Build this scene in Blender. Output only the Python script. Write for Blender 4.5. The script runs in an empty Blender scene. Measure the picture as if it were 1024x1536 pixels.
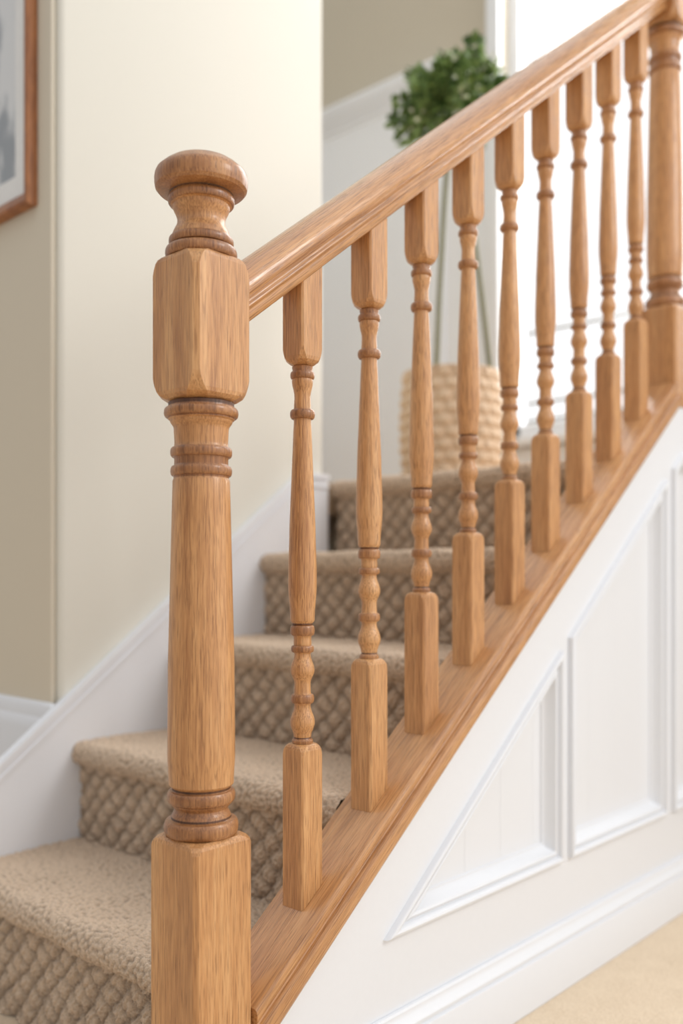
import bpy, bmesh, math, random
import numpy as np
from mathutils import Vector, Matrix
from mathutils.geometry import tessellate_polygon
random.seed(7); rng=np.random.default_rng(3)
scene=bpy.context.scene
TAN=0.765; TH=math.atan(TAN); CO=math.cos(TH); SI=math.sin(TH)
FL=-0.78          # hall floor
BR=-0.594         # base rail top  z=BR+TAN*X
HR=0.2885         # handrail underside
NX0=0.04; RUN=0.268; Z1=-0.558; RISE=0.205
LAND=Z1+4*RISE
W=0.811

# ---------------------------------------------------------------- materials
def nmat(name):
    m=bpy.data.materials.new(name); m.use_nodes=True
    nt=m.node_tree; b=nt.nodes['Principled BSDF']
    return m,nt,b
def N(nt,t,**k):
    n=nt.nodes.new(t)
    for a,v in k.items(): setattr(n,a,v)
    return n
def ramp(nt,stops):
    r=N(nt,'ShaderNodeValToRGB'); e=r.color_ramp.elements
    while len(e)<len(stops): e.new(0.5)
    for i,(p,c) in enumerate(stops):
        e[i].position=p; e[i].color=(c[0],c[1],c[2],1)
    return r
def s2l(c):
    return tuple(((v/255)/12.92 if v/255<=.04045 else ((v/255+.055)/1.055)**2.4) for v in c)
def wood(name,axis,dark,mid,light,rough=.36,coat=0.0,pore=.55):
    m,nt,b=nmat(name); L=nt.links.new
    tc=N(nt,'ShaderNodeTexCoord'); oi=N(nt,'ShaderNodeObjectInfo')
    mul=N(nt,'ShaderNodeMath',operation='MULTIPLY'); mul.inputs[1].default_value=13.0
    L(oi.outputs['Random'],mul.inputs[0])
    add=N(nt,'ShaderNodeVectorMath',operation='ADD')
    L(tc.outputs['Object'],add.inputs[0]); L(mul.outputs[0],add.inputs[1])
    def mp(a,l):
        q=N(nt,'ShaderNodeMapping')
        sc=[a,a,a]; sc[axis]=l; q.inputs['Scale'].default_value=sc
        L(add.outputs[0],q.inputs['Vector']); return q
    m1=mp(26,1.5); n1=N(nt,'ShaderNodeTexNoise'); n1.inputs['Scale'].default_value=1; n1.inputs['Detail'].default_value=2; n1.inputs['Roughness'].default_value=.5; n1.inputs['Distortion'].default_value=.5
    L(m1.outputs[0],n1.inputs['Vector'])
    m3=mp(420,14); n3=N(nt,'ShaderNodeTexNoise'); n3.inputs['Scale'].default_value=1; n3.inputs['Detail'].default_value=4
    L(m3.outputs[0],n3.inputs['Vector'])
    mixf=N(nt,'ShaderNodeMix'); mixf.inputs[0].default_value=.5
    L(n1.outputs['Fac'],mixf.inputs[2]); L(n3.outputs['Fac'],mixf.inputs[3])
    r=ramp(nt,[(.32,dark),(.5,mid),(.68,light)]); L(mixf.outputs[0],r.inputs[0])
    m2=mp(820,26); n2=N(nt,'ShaderNodeTexNoise'); n2.inputs['Scale'].default_value=1; n2.inputs['Detail'].default_value=2
    L(m2.outputs[0],n2.inputs['Vector'])
    r2=ramp(nt,[(.36,(1,1,1)),(.48,(0,0,0))]); L(n2.outputs['Fac'],r2.inputs[0])
    ml=N(nt,'ShaderNodeMath',operation='MULTIPLY'); ml.inputs[1].default_value=pore; L(r2.outputs[0],ml.inputs[0])
    mx=N(nt,'ShaderNodeMix',data_type='RGBA'); L(ml.outputs[0],mx.inputs[0]); L(r.outputs[0],mx.inputs[6])
    mx.inputs[7].default_value=(dark[0]*.5,dark[1]*.45,dark[2]*.4,1)
    L(mx.outputs[2],b.inputs['Base Color'])
    rr=N(nt,'ShaderNodeMapRange'); rr.inputs['To Min'].default_value=rough-.07; rr.inputs['To Max'].default_value=rough+.16
    L(n3.outputs['Fac'],rr.inputs[0]); L(rr.outputs[0],b.inputs['Roughness'])
    b.inputs['Coat Weight'].default_value=coat; b.inputs['Coat Roughness'].default_value=.2
    bp=N(nt,'ShaderNodeBump'); bp.inputs['Strength'].default_value=.28; bp.inputs['Distance'].default_value=.001; bp.invert=True
    L(r2.outputs[0],bp.inputs['Height']); L(bp.outputs[0],b.inputs['Normal'])
    return m
OD,OM,OL=s2l((166,113,68)),s2l((201,147,94)),s2l((219,170,117))
W_Z=wood('oak_vertical',2,OD,OM,OL,.36,.25)
W_X=wood('oak_along',0,s2l((160,108,64)),s2l((196,142,90)),s2l((215,165,113)),.24,.6)
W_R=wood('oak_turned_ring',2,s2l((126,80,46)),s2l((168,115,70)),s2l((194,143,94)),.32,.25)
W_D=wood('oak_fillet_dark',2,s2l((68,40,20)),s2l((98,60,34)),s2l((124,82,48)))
def plain(name,c,rough=.6,bump=0,bscale=60,var=0.03):
    m,nt,b=nmat(name); L=nt.links.new
    tc=N(nt,'ShaderNodeTexCoord'); n=N(nt,'ShaderNodeTexNoise'); n.inputs['Scale'].default_value=bscale; n.inputs['Detail'].default_value=4
    L(tc.outputs['Object'],n.inputs['Vector'])
    c=s2l(c); r=ramp(nt,[(.3,tuple(v*(1-var) for v in c)),(.7,tuple(min(1,v*(1+var)) for v in c))]); L(n.outputs['Fac'],r.inputs[0]); L(r.outputs[0],b.inputs['Base Color'])
    b.inputs['Roughness'].default_value=rough
    if bump:
        bp=N(nt,'ShaderNodeBump'); bp.inputs['Strength'].default_value=bump; bp.inputs['Distance'].default_value=.002
        L(n.outputs['Fac'],bp.inputs['Height']); L(bp.outputs[0],b.inputs['Normal'])
    return m
WALL=plain('wall_cream_paint',(219,216,205),.75,.03,180,.006)
WALL2=plain('wall_beige_paint',(214,205,187),.75,.03,180,.006)
WALL3=plain('wall_taupe_paint',(190,181,164),.75,.03,180,.006)
WHITE=plain('white_satin_paint',(229,231,235),.35,.03,90,.006)
SHEET=plain('sheetwork',(150,130,100),.8,.1,60)
def boardmat():
    m,nt,b=nmat('white_boarded_panel'); L=nt.links.new
    tc=N(nt,'ShaderNodeTexCoord'); sp=N(nt,'ShaderNodeSeparateXYZ'); L(tc.outputs['Object'],sp.inputs[0])
    pp=N(nt,'ShaderNodeMath',operation='PINGPONG'); pp.inputs[1].default_value=.055; L(sp.outputs[0],pp.inputs[0])
    r=N(nt,'ShaderNodeMapRange'); r.inputs['From Max'].default_value=.0022; L(pp.outputs[0],r.inputs[0])
    bp=N(nt,'ShaderNodeBump'); bp.inputs['Strength'].default_value=.5; bp.inputs['Distance'].default_value=.0016
    L(r.outputs[0],bp.inputs['Height']); L(bp.outputs[0],b.inputs['Normal'])
    b.inputs['Base Color'].default_value=(*s2l((229,231,235)),1); b.inputs['Roughness'].default_value=.38
    return m
BOARD=boardmat()
def carpetmat(name,dark,light,attr=False,scale=260,bump=.6):
    m,nt,b=nmat(name); L=nt.links.new
    tc=N(nt,'ShaderNodeTexCoord')
    n=N(nt,'ShaderNodeTexNoise'); n.inputs['Scale'].default_value=scale; n.inputs['Detail'].default_value=4; L(tc.outputs['Object'],n.inputs['Vector'])
    v=N(nt,'ShaderNodeTexVoronoi'); v.inputs['Scale'].default_value=scale*.8; L(tc.outputs['Object'],v.inputs['Vector'])
    big=N(nt,'ShaderNodeTexNoise'); big.inputs['Scale'].default_value=14; L(tc.outputs['Object'],big.inputs['Vector'])
    mx=N(nt,'ShaderNodeMix'); mx.inputs[0].default_value=.25; L(n.outputs['Fac'],mx.inputs[2]); L(big.outputs['Fac'],mx.inputs[3])
    last=mx.outputs[0]
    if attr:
        a=N(nt,'ShaderNodeAttribute',attribute_name='pile_shade'); m2=N(nt,'ShaderNodeMix'); m2.inputs[0].default_value=.5  # cavity shade painted into the colour: gaps darker, yarn tips lighter
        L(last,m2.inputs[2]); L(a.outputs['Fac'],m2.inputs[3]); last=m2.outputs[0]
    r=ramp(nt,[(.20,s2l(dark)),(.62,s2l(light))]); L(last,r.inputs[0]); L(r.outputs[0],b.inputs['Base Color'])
    b.inputs['Roughness'].default_value=.95
    b.inputs['Sheen Weight'].default_value=.2
    bp=N(nt,'ShaderNodeBump'); bp.inputs['Strength'].default_value=bump; bp.inputs['Distance'].default_value=.003
    ad=N(nt,'ShaderNodeMath',operation='SUBTRACT'); L(n.outputs['Fac'],ad.inputs[0]); L(v.outputs['Distance'],ad.inputs[1])
    L(ad.outputs[0],bp.inputs['Height']); L(bp.outputs[0],b.inputs['Normal'])
    return m
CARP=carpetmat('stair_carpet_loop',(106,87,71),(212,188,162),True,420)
HALL=carpetmat('hall_carpet',(196,172,142),(228,208,180),False,260,.5)
LCAR=carpetmat('landing_carpet',(140,116,90),(200,172,140),False,200,.8)

# ---------------------------------------------------------------- mesh helpers
def mkobj(name,verts,faces,mats,mi=None,smooth=True,ang=35,parent=None,loc=(0,0,0),rot=(0,0,0),flat=None):
    me=bpy.data.meshes.new(name); me.from_pydata([tuple(v) for v in verts],[],faces)
    for m in mats: me.materials.append(m)
    if mi is not None: me.polygons.foreach_set('material_index',mi)
    bm=bmesh.new(); bm.from_mesh(me); bmesh.ops.recalc_face_normals(bm,faces=bm.faces); bm.to_mesh(me); bm.free()
    if smooth:
        fl=[True]*len(me.polygons)
        if flat:
            for i in flat: fl[i]=False
        me.polygons.foreach_set('use_smooth',fl); me.set_sharp_from_angle(angle=math.radians(ang))
        if flat: me.polygons.foreach_set('use_smooth',fl)
    me.update()
    o=bpy.data.objects.new(name,me); scene.collection.objects.link(o)
    o.location=loc; o.rotation_euler=rot
    if parent: o.parent=parent
    return o
def empty(name,loc=(0,0,0)):
    e=bpy.data.objects.new(name,None); e.empty_display_size=.1; scene.collection.objects.link(e); e.location=loc; return e
class MB:
    def __init__(s): s.v=[]; s.f=[]; s.m=[]; s.flat=[]
    def add(s,vs,fs,mi=0):
        o=len(s.v); s.v+= [tuple(v) for v in vs]; s.f+=[tuple(i+o for i in f) for f in fs]
        s.m+= mi if isinstance(mi,list) else [mi]*len(fs)
    def box(s,x0,x1,y0,y1,z0,z1,mi=0,bev=0.0,seg=2):
        bm=bmesh.new(); bmesh.ops.create_cube(bm,size=1)
        for v in bm.verts: v.co=Vector(((x0+x1)/2+v.co.x*(x1-x0),(y0+y1)/2+v.co.y*(y1-y0),(z0+z1)/2+v.co.z*(z1-z0)))
        if bev: bmesh.ops.bevel(bm,geom=list(bm.edges),offset=bev,segments=seg,affect='EDGES',profile=.5)
        bm.verts.index_update(); s.add([v.co[:] for v in bm.verts],[[v.index for v in f.verts] for f in bm.faces],mi); bm.free()
    def lathe(s,prof,seg=40,mi=None,cx=0,cy=0):
        n=len(prof); vs=[]; fs=[]; ms=[]
        for r,z,*k in prof:
            for j in range(seg):
                a=2*math.pi*j/seg; vs.append((cx+r*math.cos(a),cy+r*math.sin(a),z))
        for i in range(n-1):
            ka=prof[i][2] if len(prof[i])>2 else 0; kb=prof[i+1][2] if len(prof[i+1])>2 else 0
            k=min(ka,kb)
            for j in range(seg):
                fs.append((i*seg+j,i*seg+(j+1)%seg,(i+1)*seg+(j+1)%seg,(i+1)*seg+j)); ms.append(k)
        fs.append(tuple(range(seg))[::-1]); ms.append(0)
        fs.append(tuple(range((n-1)*seg,n*seg))); ms.append(0)
        s.add(vs,fs,ms)
    def block(s,secs,rake0=0,rake1=0):
        vs=[];fs=[]
        for i,(z,h,c) in enumerate(secs):
            for x,y in [(h,h-c),(h-c,h),(-h+c,h),(-h,h-c),(-h,-h+c),(-h+c,-h),(h-c,-h),(h,-h+c)]:
                zz=z
                if i==0: zz+=rake0*x
                if i==len(secs)-1: zz+=rake1*x
                vs.append((x,y,zz))
        for i in range(len(secs)-1):
            for j in range(8): fs.append((i*8+j,i*8+(j+1)%8,(i+1)*8+(j+1)%8,(i+1)*8+j))
        fs.append(tuple(range(8))[::-1]); n=len(secs)-1; fs.append(tuple(range(n*8,n*8+8)))
        f0=len(s.f); s.add(vs,fs,0); s.flat+=list(range(f0,len(s.f)))
    def obj(s,name,mats,**k): return mkobj(name,s.v,s.f,mats,mi=s.m,flat=s.flat,**k)
# profile builders
def bead(z0,z1,rb,rm,n=8,k=1):
    return [(rb+(rm-rb)*math.sin(math.pi*i/n)**.6,z0+(z1-z0)*(0.5-0.5*math.cos(math.pi*i/n)),k) for i in range(n+1)]
def ease(z0,z1,r0,r1,n=8,k=0):
    return [(r0+(r1-r0)*(0.5-0.5*math.cos(math.pi*i/n)),z0+(z1-z0)*i/n,k) for i in range(n+1)]
def lin(z0,z1,r0,r1,n=6,k=0):
    return [(r0+(r1-r0)*i/n,z0+(z1-z0)*i/n,k) for i in range(n+1)]

# ---------------------------------------------------------------- newel posts
def zf(y):
    if y<=380: return .408+(372-y)*.00094
    return (865-y)*1.2/1400
def newel(name,X,M,zb0):
    Z=lambda y:M(zf(y)); S=.0475
    m=MB()
    zt=Z(1250)
    m.block([(zb0,S,.0055),(zt-.012,S,.0055),(zt-.007,S-.0003,.0075),(zt-.003,S-.002,.0105),(zt,S-.006,.0135)])
    p=[(.036,zt-.001,2)]
    p+=bead(Z(1250),Z(1226),.040,.0475)
    p+=[(.0385,Z(1225),2),(.0380,Z(1222),2)]
    p+=ease(Z(1221),Z(1211),.0375,.0340,5,1)+ease(Z(1211),Z(1203),.0340,.0385,4,1)
    p+=bead(Z(1202),Z(1183),.038,.0435)
    p+=[(.0372,Z(1182),2),(.0372,Z(1179),2)]
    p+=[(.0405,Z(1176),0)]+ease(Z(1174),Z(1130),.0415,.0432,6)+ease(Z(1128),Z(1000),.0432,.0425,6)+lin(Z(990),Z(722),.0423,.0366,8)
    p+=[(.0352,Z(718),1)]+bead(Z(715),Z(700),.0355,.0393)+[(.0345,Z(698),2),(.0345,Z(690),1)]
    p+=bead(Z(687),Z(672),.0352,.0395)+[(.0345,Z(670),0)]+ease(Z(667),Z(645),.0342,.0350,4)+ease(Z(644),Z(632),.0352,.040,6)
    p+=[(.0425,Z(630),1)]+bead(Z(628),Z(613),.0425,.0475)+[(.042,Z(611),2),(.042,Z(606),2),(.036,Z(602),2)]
    m.lathe(p,56)
    z0,z1=Z(605),Z(372); c=.0065; s=.0465
    m.block([(z0,s-.010,.019),(z0+.0025,s-.0055,.0185),(z0+.007,s-.0010,.0170),(z0+.012,s,.0140),(z0+.018,s,.0105),(z0+.024,s,.0080),(z0+.030,s,c),
             (z1-.024,s,c),(z1-.017,s,.0085),(z1-.010,s,.0120),(z1-.006,s-.0006,.0150),(z1-.003,s-.003,.0175),(z1,s-.008,.0195)])
    p=[(.036,z1-.001,1)]
    p+=bead(Z(374),Z(358),.040,.0460)+[(.0395,Z(357),2)]+bead(Z(356),Z(344),.0375,.0415)
    p+=ease(Z(343),Z(322),.0370,.0305,8)+ease(Z(321),M(.475),.0305,.0365,8)
    p+=bead(M(.4765),M(.4880),.039,.0425)+[(.040,M(.4888),2),(.041,M(.4900),2)]
    p+=[(r,M(z),1) for r,z in [(.047,.4915),(.0550,.4932),(.0584,.4970),(.0595,.5030),(.0596,.5090),(.0588,.5142),(.0570,.5182),(.0552,.5198),(.0535,.5213),(.0490,.5254),(.042,.5302),(.032,.5345),(.020,.5375),(.009,.5389),(.0015,.5393)]]
    m.lathe(p,56)
    return m.obj(name,[W_Z,W_R,W_D],loc=(X,0,0),ang=28)
newel('newel_post',0,lambda z:z,FL)
def zup(z): # remap the lower post's profile on the taller upper post
    a=[(-.332,.640),(-.261,.725),(.124,1.205),(.2245,1.315),(.408,1.56)]
    for i in range(4):
        if z<=a[i+1][0] or i==3:
            (s0,t0),(s1,t1)=a[i],a[i+1]; return t0+(z-s0)*(t1-t0)/(s1-s0)
newel('newel_post',1.42,zup,.401)

# ---------------------------------------------------------------- balusters
def baluster_mesh():
    m=MB(); s=.0211; c=.0026
    top=HR-BR
    q=lambda y:.215+(1112-y)*.000928
    m.block([(0.0004,s,c),(.200,s,c),(.207,s,.0042),(.211,s-.001,.0060),(.2140,s-.003,.0075),(.2155,s-.0065,.0082)],rake0=TAN)
    tb=.755
    m.block([(tb-.0005,s-.0075,.0095),(tb+.002,s-.004,.0095),(tb+.006,s-.0008,.0085),(tb+.011,s,.0062),(tb+.017,s,.0038),(tb+.023,s,c),(top-.0004,s,c)],rake1=TAN)
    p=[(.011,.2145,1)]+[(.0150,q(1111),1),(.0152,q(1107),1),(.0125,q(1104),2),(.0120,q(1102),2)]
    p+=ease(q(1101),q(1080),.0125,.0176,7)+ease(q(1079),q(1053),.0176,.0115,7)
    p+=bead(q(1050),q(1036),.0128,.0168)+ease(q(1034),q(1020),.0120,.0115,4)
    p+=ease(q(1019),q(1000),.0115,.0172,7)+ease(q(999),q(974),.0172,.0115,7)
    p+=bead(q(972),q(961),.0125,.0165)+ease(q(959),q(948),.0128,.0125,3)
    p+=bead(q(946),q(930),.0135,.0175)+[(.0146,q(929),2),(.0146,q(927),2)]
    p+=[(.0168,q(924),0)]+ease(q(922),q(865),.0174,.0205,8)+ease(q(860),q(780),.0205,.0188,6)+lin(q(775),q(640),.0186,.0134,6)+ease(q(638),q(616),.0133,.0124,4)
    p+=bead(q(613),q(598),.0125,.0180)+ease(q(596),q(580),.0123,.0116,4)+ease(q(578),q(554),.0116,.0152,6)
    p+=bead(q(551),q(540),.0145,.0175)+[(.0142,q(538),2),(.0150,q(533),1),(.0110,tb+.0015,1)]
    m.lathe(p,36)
    return m
bm_=baluster_mesh()
first=None
for X in [.184,.330,.462,.596,.730,.860,.995,1.125,1.260]:
    if first is None:
        first=bm_.obj('baluster',[W_Z,W_R,W_D],loc=(X,0,BR+TAN*X),ang=30)
    else:
        o=bpy.data.objects.new('baluster',first.data); scene.collection.objects.link(o); o.location=(X,0,BR+TAN*X)

# ---------------------------------------------------------------- raked rails
def raked(name,prof,z0,Xa,Xb,mat,ang=30):
    n=len(prof); vs=[];fs=[]
    for k in range(2):
        X=[Xa,Xb][k]
        for y,h in prof: vs.append(((X+h*SI)/CO,y,h))
    for j in range(n): fs.append((j,(j+1)%n,n+(j+1)%n,n+j))
    fs.append(tuple(range(n))); fs.append(tuple(range(n,2*n)))
    return mkobj(name,vs,fs,[mat],loc=(0,0,z0),rot=(0,-TH,0),ang=ang)
half=[(-.0215,0),(-.0235,.002),(-.0240,.0115),(-.0245,.0135),(-.0275,.0150),(-.0300,.0170),(-.0303,.0190),(-.0290,.0205),(-.0272,.0220),(-.0268,.0240),(-.0280,.0262),(-.0310,.0285),(-.0335,.0320),(-.0345,.0370),(-.0340,.0420),(-.0318,.0475),(-.0280,.0530),(-.0225,.0580),(-.0155,.0620),(-.0078,.0648)]
prof=half+[(0,.0657)]+[(-y,h) for y,h in half[::-1]]
raked('handrail',prof,HR,.0468,1.373,W_X,ang=50)
bp=[(.045,-.049),(.045,-.003),(.043,-.0005),(.0415,0),(-.0475,0),(-.0505,-.0008),(-.0530,-.0030),(-.0540,-.0065),(-.0540,-.012),(-.0530,-.0145),(-.0505,-.0160),(-.0495,-.0185),(-.0505,-.0205),(-.0550,-.0215),(-.0590,-.0235),(-.0600,-.0265),(-.0600,-.0400),(-.0590,-.0440),(-.0560,-.0475),(-.0510,-.049)]
raked('stair_string_capping',bp,BR,.048,1.372,W_X)
m=MB(); m.box(1.4685,2.24,-.06,.045,.4005,.447,bev=.006); m.obj('landing_capping_rail',[W_X])

# ---------------------------------------------------------------- spandrel panelling
def inset(poly,d):
    n=len(poly); out=[]
    L=[]
    for i in range(n):
        a=Vector(poly[i]);b=Vector(poly[(i+1)%n]); t=(b-a).normalized(); nn=Vector((-t.y,t.x))
        L.append((a+nn*d,t))
    for i in range(n):
        p,t=L[i-1]; q,u=L[i]
        den=t.x*u.y-t.y*u.x; w=q-p; k=(w.x*u.y-w.y*u.x)/den
        out.append(tuple(p+t*k))
    return out
YF=-.045
zr=lambda X:-.658+TAN*X
outer=[(.0485,FL+.001),(2.24,FL+.001),(2.24,.4),(1.3725,.4),(1.3725,zr(1.3725)),(.0485,zr(.0485))]
pr=lambda X:-.782+TAN*X
pb=-.545
panels=[[(.31,pb),(.838,pb),(.838,pr(.838))],
        [(.868,pb),(1.314,pb),(1.314,pr(1.314)),(.868,pr(.868))],
        [(1.350,pb),(1.84,pb),(1.84,.29),(1.402,.29),(1.350,pr(1.35))]]
m=MB()
loops=[[Vector((x,z,0)) for x,z in outer]]+[[Vector((x,z,0)) for x,z in p[::-1]] for p in panels]
flat=[v for l in loops for v in l]
tris=tessellate_polygon(loops)
m.add([(v.x,YF,v.y) for v in flat],[tuple(t) for t in tris])
no=len(outer)
m.add([(x,YF,z) for x,z in outer]+[(x,.044,z) for x,z in outer],[(i,(i+1)%no,no+(i+1)%no,no+i) for i in range(no)]+[tuple(range(no,2*no))])
MP=[(0,0),(.0005,.0070),(.002,.0098),(.0055,.0110),(.009,.0095),(.0115,.0045),(.0125,.0003),(.0165,.0000),(.0175,.0040),(.0205,.0056),(.0240,.0038),(.027,-.004),(.031,-.012),(.036,-.0165),(.040,-.017),(.0405,-.020)]
for p in panels:
    rings=[inset(p,d) for d,h in MP]; n=len(p); vs=[];fs=[]
    for (d,h),r in zip(MP,rings): vs+=[(x,YF-h,z) for x,z in r]
    for i in range(len(MP)-1):
        for j in range(n): fs.append((i*n+j,i*n+(j+1)%n,(i+1)*n+(j+1)%n,(i+1)*n+j))
    m.add(vs,fs,0); m.add([(x,YF-MP[-1][1],z) for x,z in rings[-1]],[tuple(range(n))],1)
m.obj('spandrel_panelling',[WHITE,BOARD],ang=25)
def skirt(name,path_fn,Xa,Xb,prof,mat):
    n=len(prof); vs=[path_fn(Xa,*q) for q in prof]+[path_fn(Xb,*q) for q in prof]
    fs=[(j,(j+1)%n,n+(j+1)%n,n+j) for j in range(n)]+[tuple(range(n)),tuple(range(n,2*n))]
    return mkobj(name,vs,fs,[mat],ang=30)
SK=[(0,0),(.0205,0),(.0205,.084),(.0198,.086),(.0145,.0875),(.0145,.091),(.0178,.093),(.0178,.097),(.0150,.101),(.0095,.107),(.0080,.112),(.0080,.116),(.006,.119),(0,.119)]
skirt('baseboard_spandrel',lambda X,d,h:(X,YF-.0005-d,FL+.001+h),.0485,2.24,SK,WHITE)

# ---------------------------------------------------------------- carpeted stairs
def stair_profile():
    P=[]; R=.023
    for i in range(5):
        xn=NX0+RUN*i; zt=Z1+RISE*i; zb=FL+.002 if i==0 else zt-RISE
        xr=xn+.027
        P+= [(xr,zb,1),(xr,zt-.056,1),(xr-.003,zt-.049,1)]
        c=(xn+R,zt-R)
        for a in range(-80,95,12):
            P.append((c[0]-R*math.cos(math.radians(a)),c[1]+R*math.sin(math.radians(a)),0))
        P.append((xn+.034,zt,0))
        P.append((xn+RUN+.018 if i<4 else 1.30,zt,0))
    return P
P=stair_profile()
xs=np.array([p[0] for p in P]);zs=np.array([p[1] for p in P]);ks=np.array([p[2] for p in P],float)
ds=np.hypot(np.diff(xs),np.diff(zs)); s=np.concatenate([[0],np.cumsum(ds)])
NS=int(s[-1]/.0021); sv=np.linspace(0,s[-1],NS)
X=np.interp(sv,s,xs);Z=np.interp(sv,s,zs);K=np.interp(sv,s,ks)
tx=np.gradient(X);tz=np.gradient(Z)
ker=np.ones(7)/7
tx=np.convolve(np.pad(tx,3,'edge'),ker,'valid');tz=np.convolve(np.pad(tz,3,'edge'),ker,'valid')
l=np.hypot(tx,tz)+1e-9; nx=-tz/l; nz=tx/l
yv=np.arange(.0480,W,.0021); NY=len(yv)
S2,Y2=np.meshgrid(sv,yv,indexing='ij'); K2=np.repeat(K[:,None],NY,1)
tab=rng.random((512,512,2))
def worley(u,v):
    iu=np.floor(u).astype(int);iv=np.floor(v).astype(int);best=np.full(u.shape,9.)
    for a in(-1,0,1):
        for b in(-1,0,1):
            t=tab[(iu+a)%512,(iv+b)%512]; d=np.hypot(iu+a+t[...,0]-u,iv+b+t[...,1]-v); best=np.minimum(best,d)
    return best
g1=1-np.clip(worley(S2/.0080,Y2/.0080),0,1)
g2=1-np.clip(worley(S2/.0062+9.3,Y2/.0062+4.1),0,1)
# irregular hand-knotted diamonds: warp the lattice with several waves
ys=Y2+.0036*np.sin(S2*63+Y2*25)+.0018*np.sin(S2*150+Y2*90)+.0012*np.sin(S2*33-Y2*210)
ss=S2+.0036*np.sin(Y2*57+S2*13)+.0018*np.sin(Y2*165+S2*60)+.0012*np.sin(Y2*245-S2*90)
a=ys/.050+ss/.052; b=ys/.050-ss/.052
knob=(np.abs(np.sin(np.pi*a))**.6*np.abs(np.sin(np.pi*b))**.48)
strand=.5+.5*np.sin(2*np.pi*(ys/.0125+ss/.019))
lat=knob*(.74+.26*strand)
h_t=g1; h_r=.68*lat+.32*g2
und=.0018*np.sin(Y2*31+S2*17)
D=h_t*(1-K2)*.0064+h_r*K2*.0180+und-.0018
VX=X[:,None]+nx[:,None]*D; VZ=Z[:,None]+nz[:,None]*D
co=np.stack([VX,Y2,VZ],-1).reshape(-1,3)
pile_shade=((.14+.86*h_t)*(1-K2)+h_r*K2*.96).reshape(-1)
idx=np.arange(NS*NY).reshape(NS,NY)
q=np.stack([idx[:-1,:-1],idx[1:,:-1],idx[1:,1:],idx[:-1,1:]],-1).reshape(-1,4)
me=bpy.data.meshes.new('carpet_runner')
me.vertices.add(len(co)); me.vertices.foreach_set('co',co.ravel())
me.loops.add(q.size); me.loops.foreach_set('vertex_index',q[:,::-1].ravel())
me.polygons.add(len(q)); me.polygons.foreach_set('loop_start',np.arange(0,q.size,4)); me.polygons.foreach_set('loop_total',np.full(len(q),4))
me.polygons.foreach_set('use_smooth',np.ones(len(q),bool))
at=me.attributes.new('pile_shade','FLOAT','POINT'); at.data.foreach_set('value',pile_shade.astype(np.float32))
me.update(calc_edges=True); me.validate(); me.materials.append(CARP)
stairs=empty('carpeted_staircase')
co_=bpy.data.objects.new('carpet',me); scene.collection.objects.link(co_); co_.parent=stairs
poly=[(NX0+.036,FL+.001)]
for i in range(5):
    xn=NX0+RUN*i; zt=Z1+RISE*i
    poly+=[(xn+.036,zt-.009)]
    if i<4: poly+=[(xn+RUN+.036,zt-.009)]
poly+=[(1.30,LAND-.009),(1.30,FL+.001)]
n=len(poly)
mkobj('treads_and_risers',[(x,.0480,z) for x,z in poly]+[(x,W-.001,z) for x,z in poly],[(j,(j+1)%n,n+(j+1)%n,n+j) for j in range(n)]+[tuple(range(n)),tuple(range(n,2*n))],[SHEET],smooth=False,parent=stairs)
# far (wall side) string board, levelling out at the landing
ts=lambda X:-.581+.092+TAN*X
XE=1.098; ZC=.272
def spoly(o0,o1=None):
    Xc=(ZC+.489)/TAN
    top=[(XE,ZC+(o1 or 0)),(Xc,ZC+(o1 or 0)),(-.3785,ts(-.3785)+(o1 or 0))]
    if o0 is None: return [(-.3785,FL+.001),(XE,FL+.001)]+top
    return [(-.3785,ts(-.3785)+o0),(Xc,ZC+o0),(XE,ZC+o0)]+top
m=MB()
for o0,o1,y0 in[(None,None,W),(-.006,.006,W-.006),(-.030,-.022,W-.004)]:
    p=spoly(o0,o1); n=len(p)
    m.add([(x,y0,z) for x,z in p]+[(x,W+.0185,z) for x,z in p],[(j,(j+1)%n,n+(j+1)%n,n+j) for j in range(n)]+[tuple(range(n)),tuple(range(n,2*n))])
m.obj('stair_wall_string',[WHITE],ang=25)

# ---------------------------------------------------------------- room
m=MB(); m.box(-3.2,5,-3.5,3.2,FL-.05,FL); m.obj('floor',[HALL])
CX=.291; WY=W+.019
m=MB(); m.box(CX,1.10,WY,3.2,FL,3.4,bev=.014,seg=4)
m.obj('wall_stair',[WALL],ang=40)
m=MB(); m.box(CX-.012,CX-.001,WY+.014,3.2,FL,3.4,bev=.005,seg=3); m.obj('wall_left',[WALL2],ang=40)
prof2=[(0,0),(.02,0),(.02,.455),(.018,.470),(.012,.480),(.012,.494),(.008,.506),(0,.512)]
n=len(prof2)
mkobj('baseboard_left',[(CX-.0125-d,y,FL+.001+h) for y in(WY+.001,3.15) for d,h in prof2],[(j,(j+1)%n,n+(j+1)%n,n+j) for j in range(n)]+[tuple(range(n)),tuple(range(n,2*n))],[WHITE],ang=30)
m=MB(); m.box(1.302,2.299,.0465,3.2,LAND-.09,LAND,bev=.004); m.box(1.102,1.301,W+.02,3.2,LAND-.09,LAND,bev=.004); m.obj('floor_landing',[LCAR])
BX=2.30; wy0,wy1=-.35,1.03; wz0,wz1=.52,2.75
m=MB()
m.box(BX,BX+.15,wy1,3.2,FL,3.4); m.box(BX,BX+.15,-1.2,wy0,FL,3.4); m.box(BX,BX+.15,wy0,wy1,FL,wz0); m.box(BX,BX+.15,wy0,wy1,wz1,3.4)
m.obj('wall_back',[WALL3],smooth=False)
m=MB(); m.box(BX-.03,BX-.001,1.285,3.19,LAND,2.02); m.box(BX-.012,BX-.001,1.085,1.284,LAND,1.66); m.box(BX-.012,BX-.001,-1.2,1.084,LAND,wz0-.04)
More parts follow.
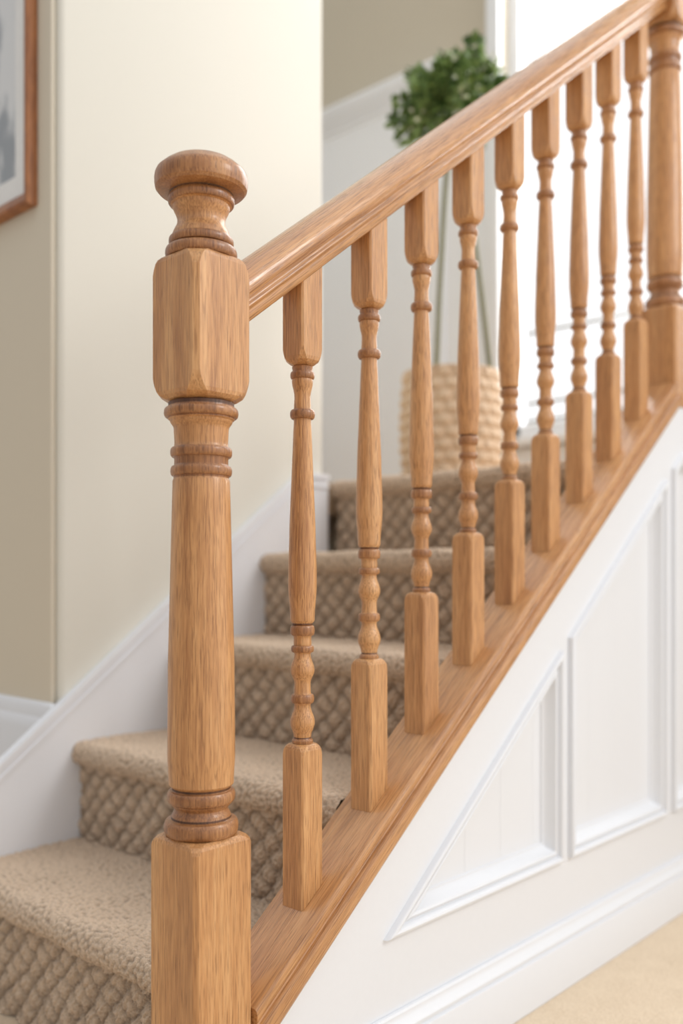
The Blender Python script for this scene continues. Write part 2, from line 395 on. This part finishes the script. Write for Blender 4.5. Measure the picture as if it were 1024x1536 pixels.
m.obj('wainscot_back',[WHITE],smooth=False)
m=MB()
for z0,z1,d in[(1.95,1.97,.036),(1.971,1.995,.046),(1.996,2.02,.062),(2.021,2.045,.078),(2.046,2.06,.085)]: m.box(BX-d,BX-.0005,1.27,3.19,z0,z1,bev=.003)
m.obj('trim_1',[WHITE])
win=empty('window_1',(BX,.34,1.6))
def child(mb,name,mats,par,**k):
    o=mb.obj(name,mats,**k); o.parent=par; o.matrix_parent_inverse=Matrix.Translation(-Vector(par.location)); return o
m=MB()
m.box(BX-.025,BX-.001,wy1-.005,wy1+.055,wz0-.04,3.39,bev=.004); m.box(BX-.025,BX-.001,wy0-.055,wy0,wz0-.04,2.8,bev=.004)
m.box(BX-.06,BX+.02,wy0-.07,wy1+.06,wz0-.035,wz0,bev=.005)
child(m,'casing_and_sill',[WHITE],win)
m=MB()
m.box(BX+.05,BX+.10,wy0,wy0+.05,wz0,wz1); m.box(BX+.05,BX+.10,wy1-.05,wy1,wz0,wz1); m.box(BX+.05,BX+.10,wy0,wy1,wz0,wz0+.06); m.box(BX+.05,BX+.10,wy0,wy1,wz1-.05,wz1)
child(m,'sash',[WHITE],win,smooth=False)
RAILM=plain('pale_grey_metal',(160,160,160),.4)
m=MB()
for z in(.62,.70,.78,1.10): m.box(2.95,2.965,-.9,1.6,z,z+.016,bev=.002)
for y in(-.9,-.1,.75,1.58): m.box(2.95,2.97,y,y+.02,FL,1.10)
m.obj('balcony_railing',[RAILM])

# ---------------------------------------------------------------- framed picture
pic=empty('framed_picture',(CX-.03,1.12,1.2))
FW=wood('frame_wood',2,s2l((110,62,30)),s2l((165,104,58)),s2l((190,130,80)))
y0,y1,z0,z1=.898,1.36,.80,1.62; xf=CX-.0125
def ring(mb,y0,y1,z0,z1,prof,mi=0):
    p=[(y0,z0),(y1,z0),(y1,z1),(y0,z1)]; vs=[];fs=[]
    for d,h in prof: vs+=[(xf-h,a,b) for a,b in inset(p,d)]
    for i in range(len(prof)-1):
        for j in range(4): fs.append((i*4+j,i*4+(j+1)%4,(i+1)*4+(j+1)%4,(i+1)*4+j))
    mb.add(vs,fs,mi)
m=MB(); ring(m,y0,y1,z0,z1,[(0,0.0005),(0,.018),(.004,.024),(.010,.025),(.020,.020),(.026,.016),(.030,.016),(.032,.006)])
child(m,'frame',[FW],pic)
MAT=plain('mat_board',(236,236,234),.5)
m=MB(); ring(m,y0+.03,y1-.03,z0+.03,z1-.03,[(0,.006),(.055,.006),(.057,.004)]); child(m,'mount',[MAT],pic)
def artmat():
    m,nt,b=nmat('botanical_print'); L=nt.links.new
    tc=N(nt,'ShaderNodeTexCoord'); mp=N(nt,'ShaderNodeMapping'); mp.inputs['Scale'].default_value=(9,12,6); L(tc.outputs['Object'],mp.inputs[0])
    n=N(nt,'ShaderNodeTexNoise'); n.inputs['Scale'].default_value=1; n.inputs['Detail'].default_value=3; L(mp.outputs[0],n.inputs['Vector'])
    r=ramp(nt,[(.40,s2l((150,156,162))),(.5,s2l((208,211,213))),(.55,s2l((220,222,223)))]); L(n.outputs['Fac'],r.inputs[0]); L(r.outputs[0],b.inputs['Base Color']); b.inputs['Roughness'].default_value=.3
    return m
m=MB(); m.add([(xf-.0045,y0+.086,z0+.086),(xf-.0045,y1-.086,z0+.086),(xf-.0045,y1-.086,z1-.086),(xf-.0045,y0+.086,z1-.086)],[(0,1,2,3)]); child(m,'print',[artmat()],pic,smooth=False)

# ---------------------------------------------------------------- potted plant in woven basket
bx,by=1.605,.765
plant=empty('potted_plant',(bx,by,LAND))
NA,NZ=400,200; H=.365
ang=np.arange(NA)/NA*2*np.pi
vs=np.zeros((NZ,NA,3)); rows=10; cols=19
for i in range(NZ):
    t=i/(NZ-1); r=.130+.016*math.sin(math.pi*min(1,t*.85+.08))+.004*t
    ph=t*rows; rr=int(ph)
    cb=np.abs(np.sin(ang*cols/2+(math.pi/2)*(rr%2)))
    wv=(abs(math.sin(math.pi*ph))**.6)*(cb**.6)
    R=r+.014*wv
    if t>.975: R=r+.012*np.ones(NA)
    vs[i,:,0]=R*np.cos(ang);vs[i,:,1]=R*np.sin(ang);vs[i,:,2]=.001+t*H
V=vs.reshape(-1,3).tolist(); F=[]
for i in range(NZ-1):
    for j in range(NA): F.append((i*NA+j,i*NA+(j+1)%NA,(i+1)*NA+(j+1)%NA,(i+1)*NA+j))
F.append(tuple(range(NA)))
o0=len(V)
V+=[(.13*math.cos(a),.13*math.sin(a),H) for a in ang]+[(.125*math.cos(a),.125*math.sin(a),H-.06) for a in ang]
for j in range(NA):
    F.append(((NZ-1)*NA+j,(NZ-1)*NA+(j+1)%NA,o0+(j+1)%NA,o0+j)); F.append((o0+j,o0+(j+1)%NA,o0+NA+(j+1)%NA,o0+NA+j))
BK=plain('woven_seagrass',(212,188,160),.8,.6,120,.15)
mkobj('woven_basket',V,F,[BK],parent=plant,ang=80)
SOIL=plain('potting_soil',(70,52,38),.95,.8,80,.3)
m=MB(); m.lathe([(.124,H-.075),(.124,H-.05),(.08,H-.042),(.01,H-.04)],40); m.obj('soil',[SOIL],parent=plant)
GST=plain('plant_stem',(112,110,76),.6,.3,80,.15)
def tube(mb,pts,r,seg=8):
    n=len(pts);vs=[];fs=[]
    for i,p in enumerate(pts):
        p=Vector(p); t=(Vector(pts[min(i+1,n-1)])-Vector(pts[max(i-1,0)])).normalized()
        u=t.cross(Vector((.3,1,.1))).normalized(); w=t.cross(u)
        for j in range(seg):
            a=2*math.pi*j/seg; vs.append(p+(u*math.cos(a)+w*math.sin(a))*r)
    for i in range(n-1):
        for j in range(seg): fs.append((i*seg+j,i*seg+(j+1)%seg,(i+1)*seg+(j+1)%seg,(i+1)*seg+j))
    mb.add(vs,fs)
rv=Vector((.6753,-.7375,0))
m=MB()
for sgn in(-1,1):
    pts=[]
    for i in range(24):
        t=i/23; off=.041*(1-t*.7)+sgn*(.083*(1-t)**.6*(1-.15*t)+.006)
        pts.append(tuple(rv*off+Vector((0,0,H-.05+t*.80))))
    tube(m,pts,.0085)
m.obj('stems',[GST],parent=plant)
def leafmat(n,c1,c2):
    m,nt,b=nmat(n); L=nt.links.new
    g=N(nt,'ShaderNodeNewGeometry'); r=ramp(nt,[(0,s2l(c1)),(1,s2l(c2))]); L(g.outputs['Random Per Island'],r.inputs[0]); L(r.outputs[0],b.inputs['Base Color'])
    b.inputs['Roughness'].default_value=.45; return m
LEAF=leafmat('leaf_green',(60,88,40),(152,178,108)); FLW=leafmat('pale_blossom',(200,208,170),(240,240,222))
m=MB(); C=Vector((.01,-.01,1.20))
cl=[]
for i in range(44):
    d=Vector((random.gauss(0,1),random.gauss(0,1),random.gauss(0,1))).normalized()
    k=random.uniform(.75,1.2)
    cl.append((C+Vector((d.x*.125,d.y*.125,d.z*.082))*k,.045))
cl.append((C+rv*.05+Vector((0,0,.13)),.03)); cl.append((C+rv*.06+Vector((0,0,.165)),.02)); cl.append((C+rv*.062+Vector((0,0,.19)),.014))
for a,b in((-.165,.0),(-.175,-.045),(-.15,-.08),(.17,.03),(-.12,.085),(.13,.08)): cl.append((C+rv*a+Vector((0,0,b)),.024))
def leaf(c,d,L,mi):
    d=d.normalized(); s_=d.cross(Vector((random.gauss(0,1),random.gauss(0,1),random.gauss(0,1)))).normalized(); up=d.cross(s_)*.15*L
    w=L*.38
    vs=[c,c+d*L*.35+s_*w+up,c+d*L*.75+s_*w*.7+up,c+d*L-up*.5,c+d*L*.75-s_*w*.7+up,c+d*L*.35-s_*w+up,c+d*L*.5]
    m.add([tuple(v) for v in vs],[(0,1,6),(1,2,6),(2,3,6),(3,4,6),(4,5,6),(5,0,6)],mi)
for c,r in cl:
    for k in range(44 if r>.04 else 20):
        d=Vector((random.gauss(0,1),random.gauss(0,1),random.gauss(0,1))).normalized()
        p=c+d*r*random.random()**.5
        leaf(p,(d+(p-C).normalized()*.6),random.uniform(.020,.036),0)
    if r>.04 and random.random()<.55:
        for k in range(8):
            d=Vector((random.gauss(0,1),random.gauss(0,1),random.gauss(0,1))).normalized(); leaf(c+(c-C).normalized()*r*.9+d*.012,d,.014,1)
m.obj('foliage',[LEAF,FLW],smooth=False,parent=plant)

# ---------------------------------------------------------------- light
# overcast daylight, brighter overhead and towards the garden side (+X)
w=bpy.data.worlds.new('World'); scene.world=w; w.use_nodes=True
nt=w.node_tree; bg=nt.nodes['Background']; bg.inputs[0].default_value=(.985,.99,1,1)
tc=N(nt,'ShaderNodeTexCoord'); vm=N(nt,'ShaderNodeVectorMath',operation='DOT_PRODUCT'); d=Vector((.72,-.30,.62)).normalized(); vm.inputs[1].default_value=d
nt.links.new(tc.outputs['Generated'],vm.inputs[0])
mr=N(nt,'ShaderNodeMapRange'); mr.inputs['From Min'].default_value=-.6; mr.inputs['From Max'].default_value=.8; mr.inputs['To Min'].default_value=.36; mr.inputs['To Max'].default_value=1.40
nt.links.new(vm.outputs['Value'],mr.inputs[0]); nt.links.new(mr.outputs[0],bg.inputs[1])
def area(name,loc,target,sx,sy,e,col):
    l=bpy.data.lights.new(name,'AREA'); l.shape='RECTANGLE'; l.size=sx; l.size_y=sy; l.energy=e; l.color=col
    o=bpy.data.objects.new(name,l); scene.collection.objects.link(o); o.location=loc
    o.rotation_euler=(Vector(target)-Vector(loc)).to_track_quat('-Z','Y').to_euler(); return o
area('window_daylight',(2.75,.34,1.7),(0,.3,.2),1.3,2.0,60,(1,.99,.98))
area('added_hall_key',(1.7,-2.9,2.2),(.5,.2,.1),1.0,1.0,44,(1,.985,.96))  # added key light on the unseen hall side, for contrast between oak faces

# ---------------------------------------------------------------- camera
cam=bpy.data.cameras.new('camera'); co=bpy.data.objects.new('camera',cam); scene.collection.objects.link(co)
co.location=(-.7634,-.9432,0); co.rotation_euler=(math.radians(90),0,math.atan2(-.7375,.6753))
cam.sensor_fit='HORIZONTAL'; cam.sensor_width=36; cam.lens=1400/1024*36; cam.shift_y=97/1024
cam.clip_start=.01
cam.dof.use_dof=True; cam.dof.focus_distance=1.27; cam.dof.aperture_fstop=2.7
scene.camera=co
scene.view_settings.view_transform='Standard'
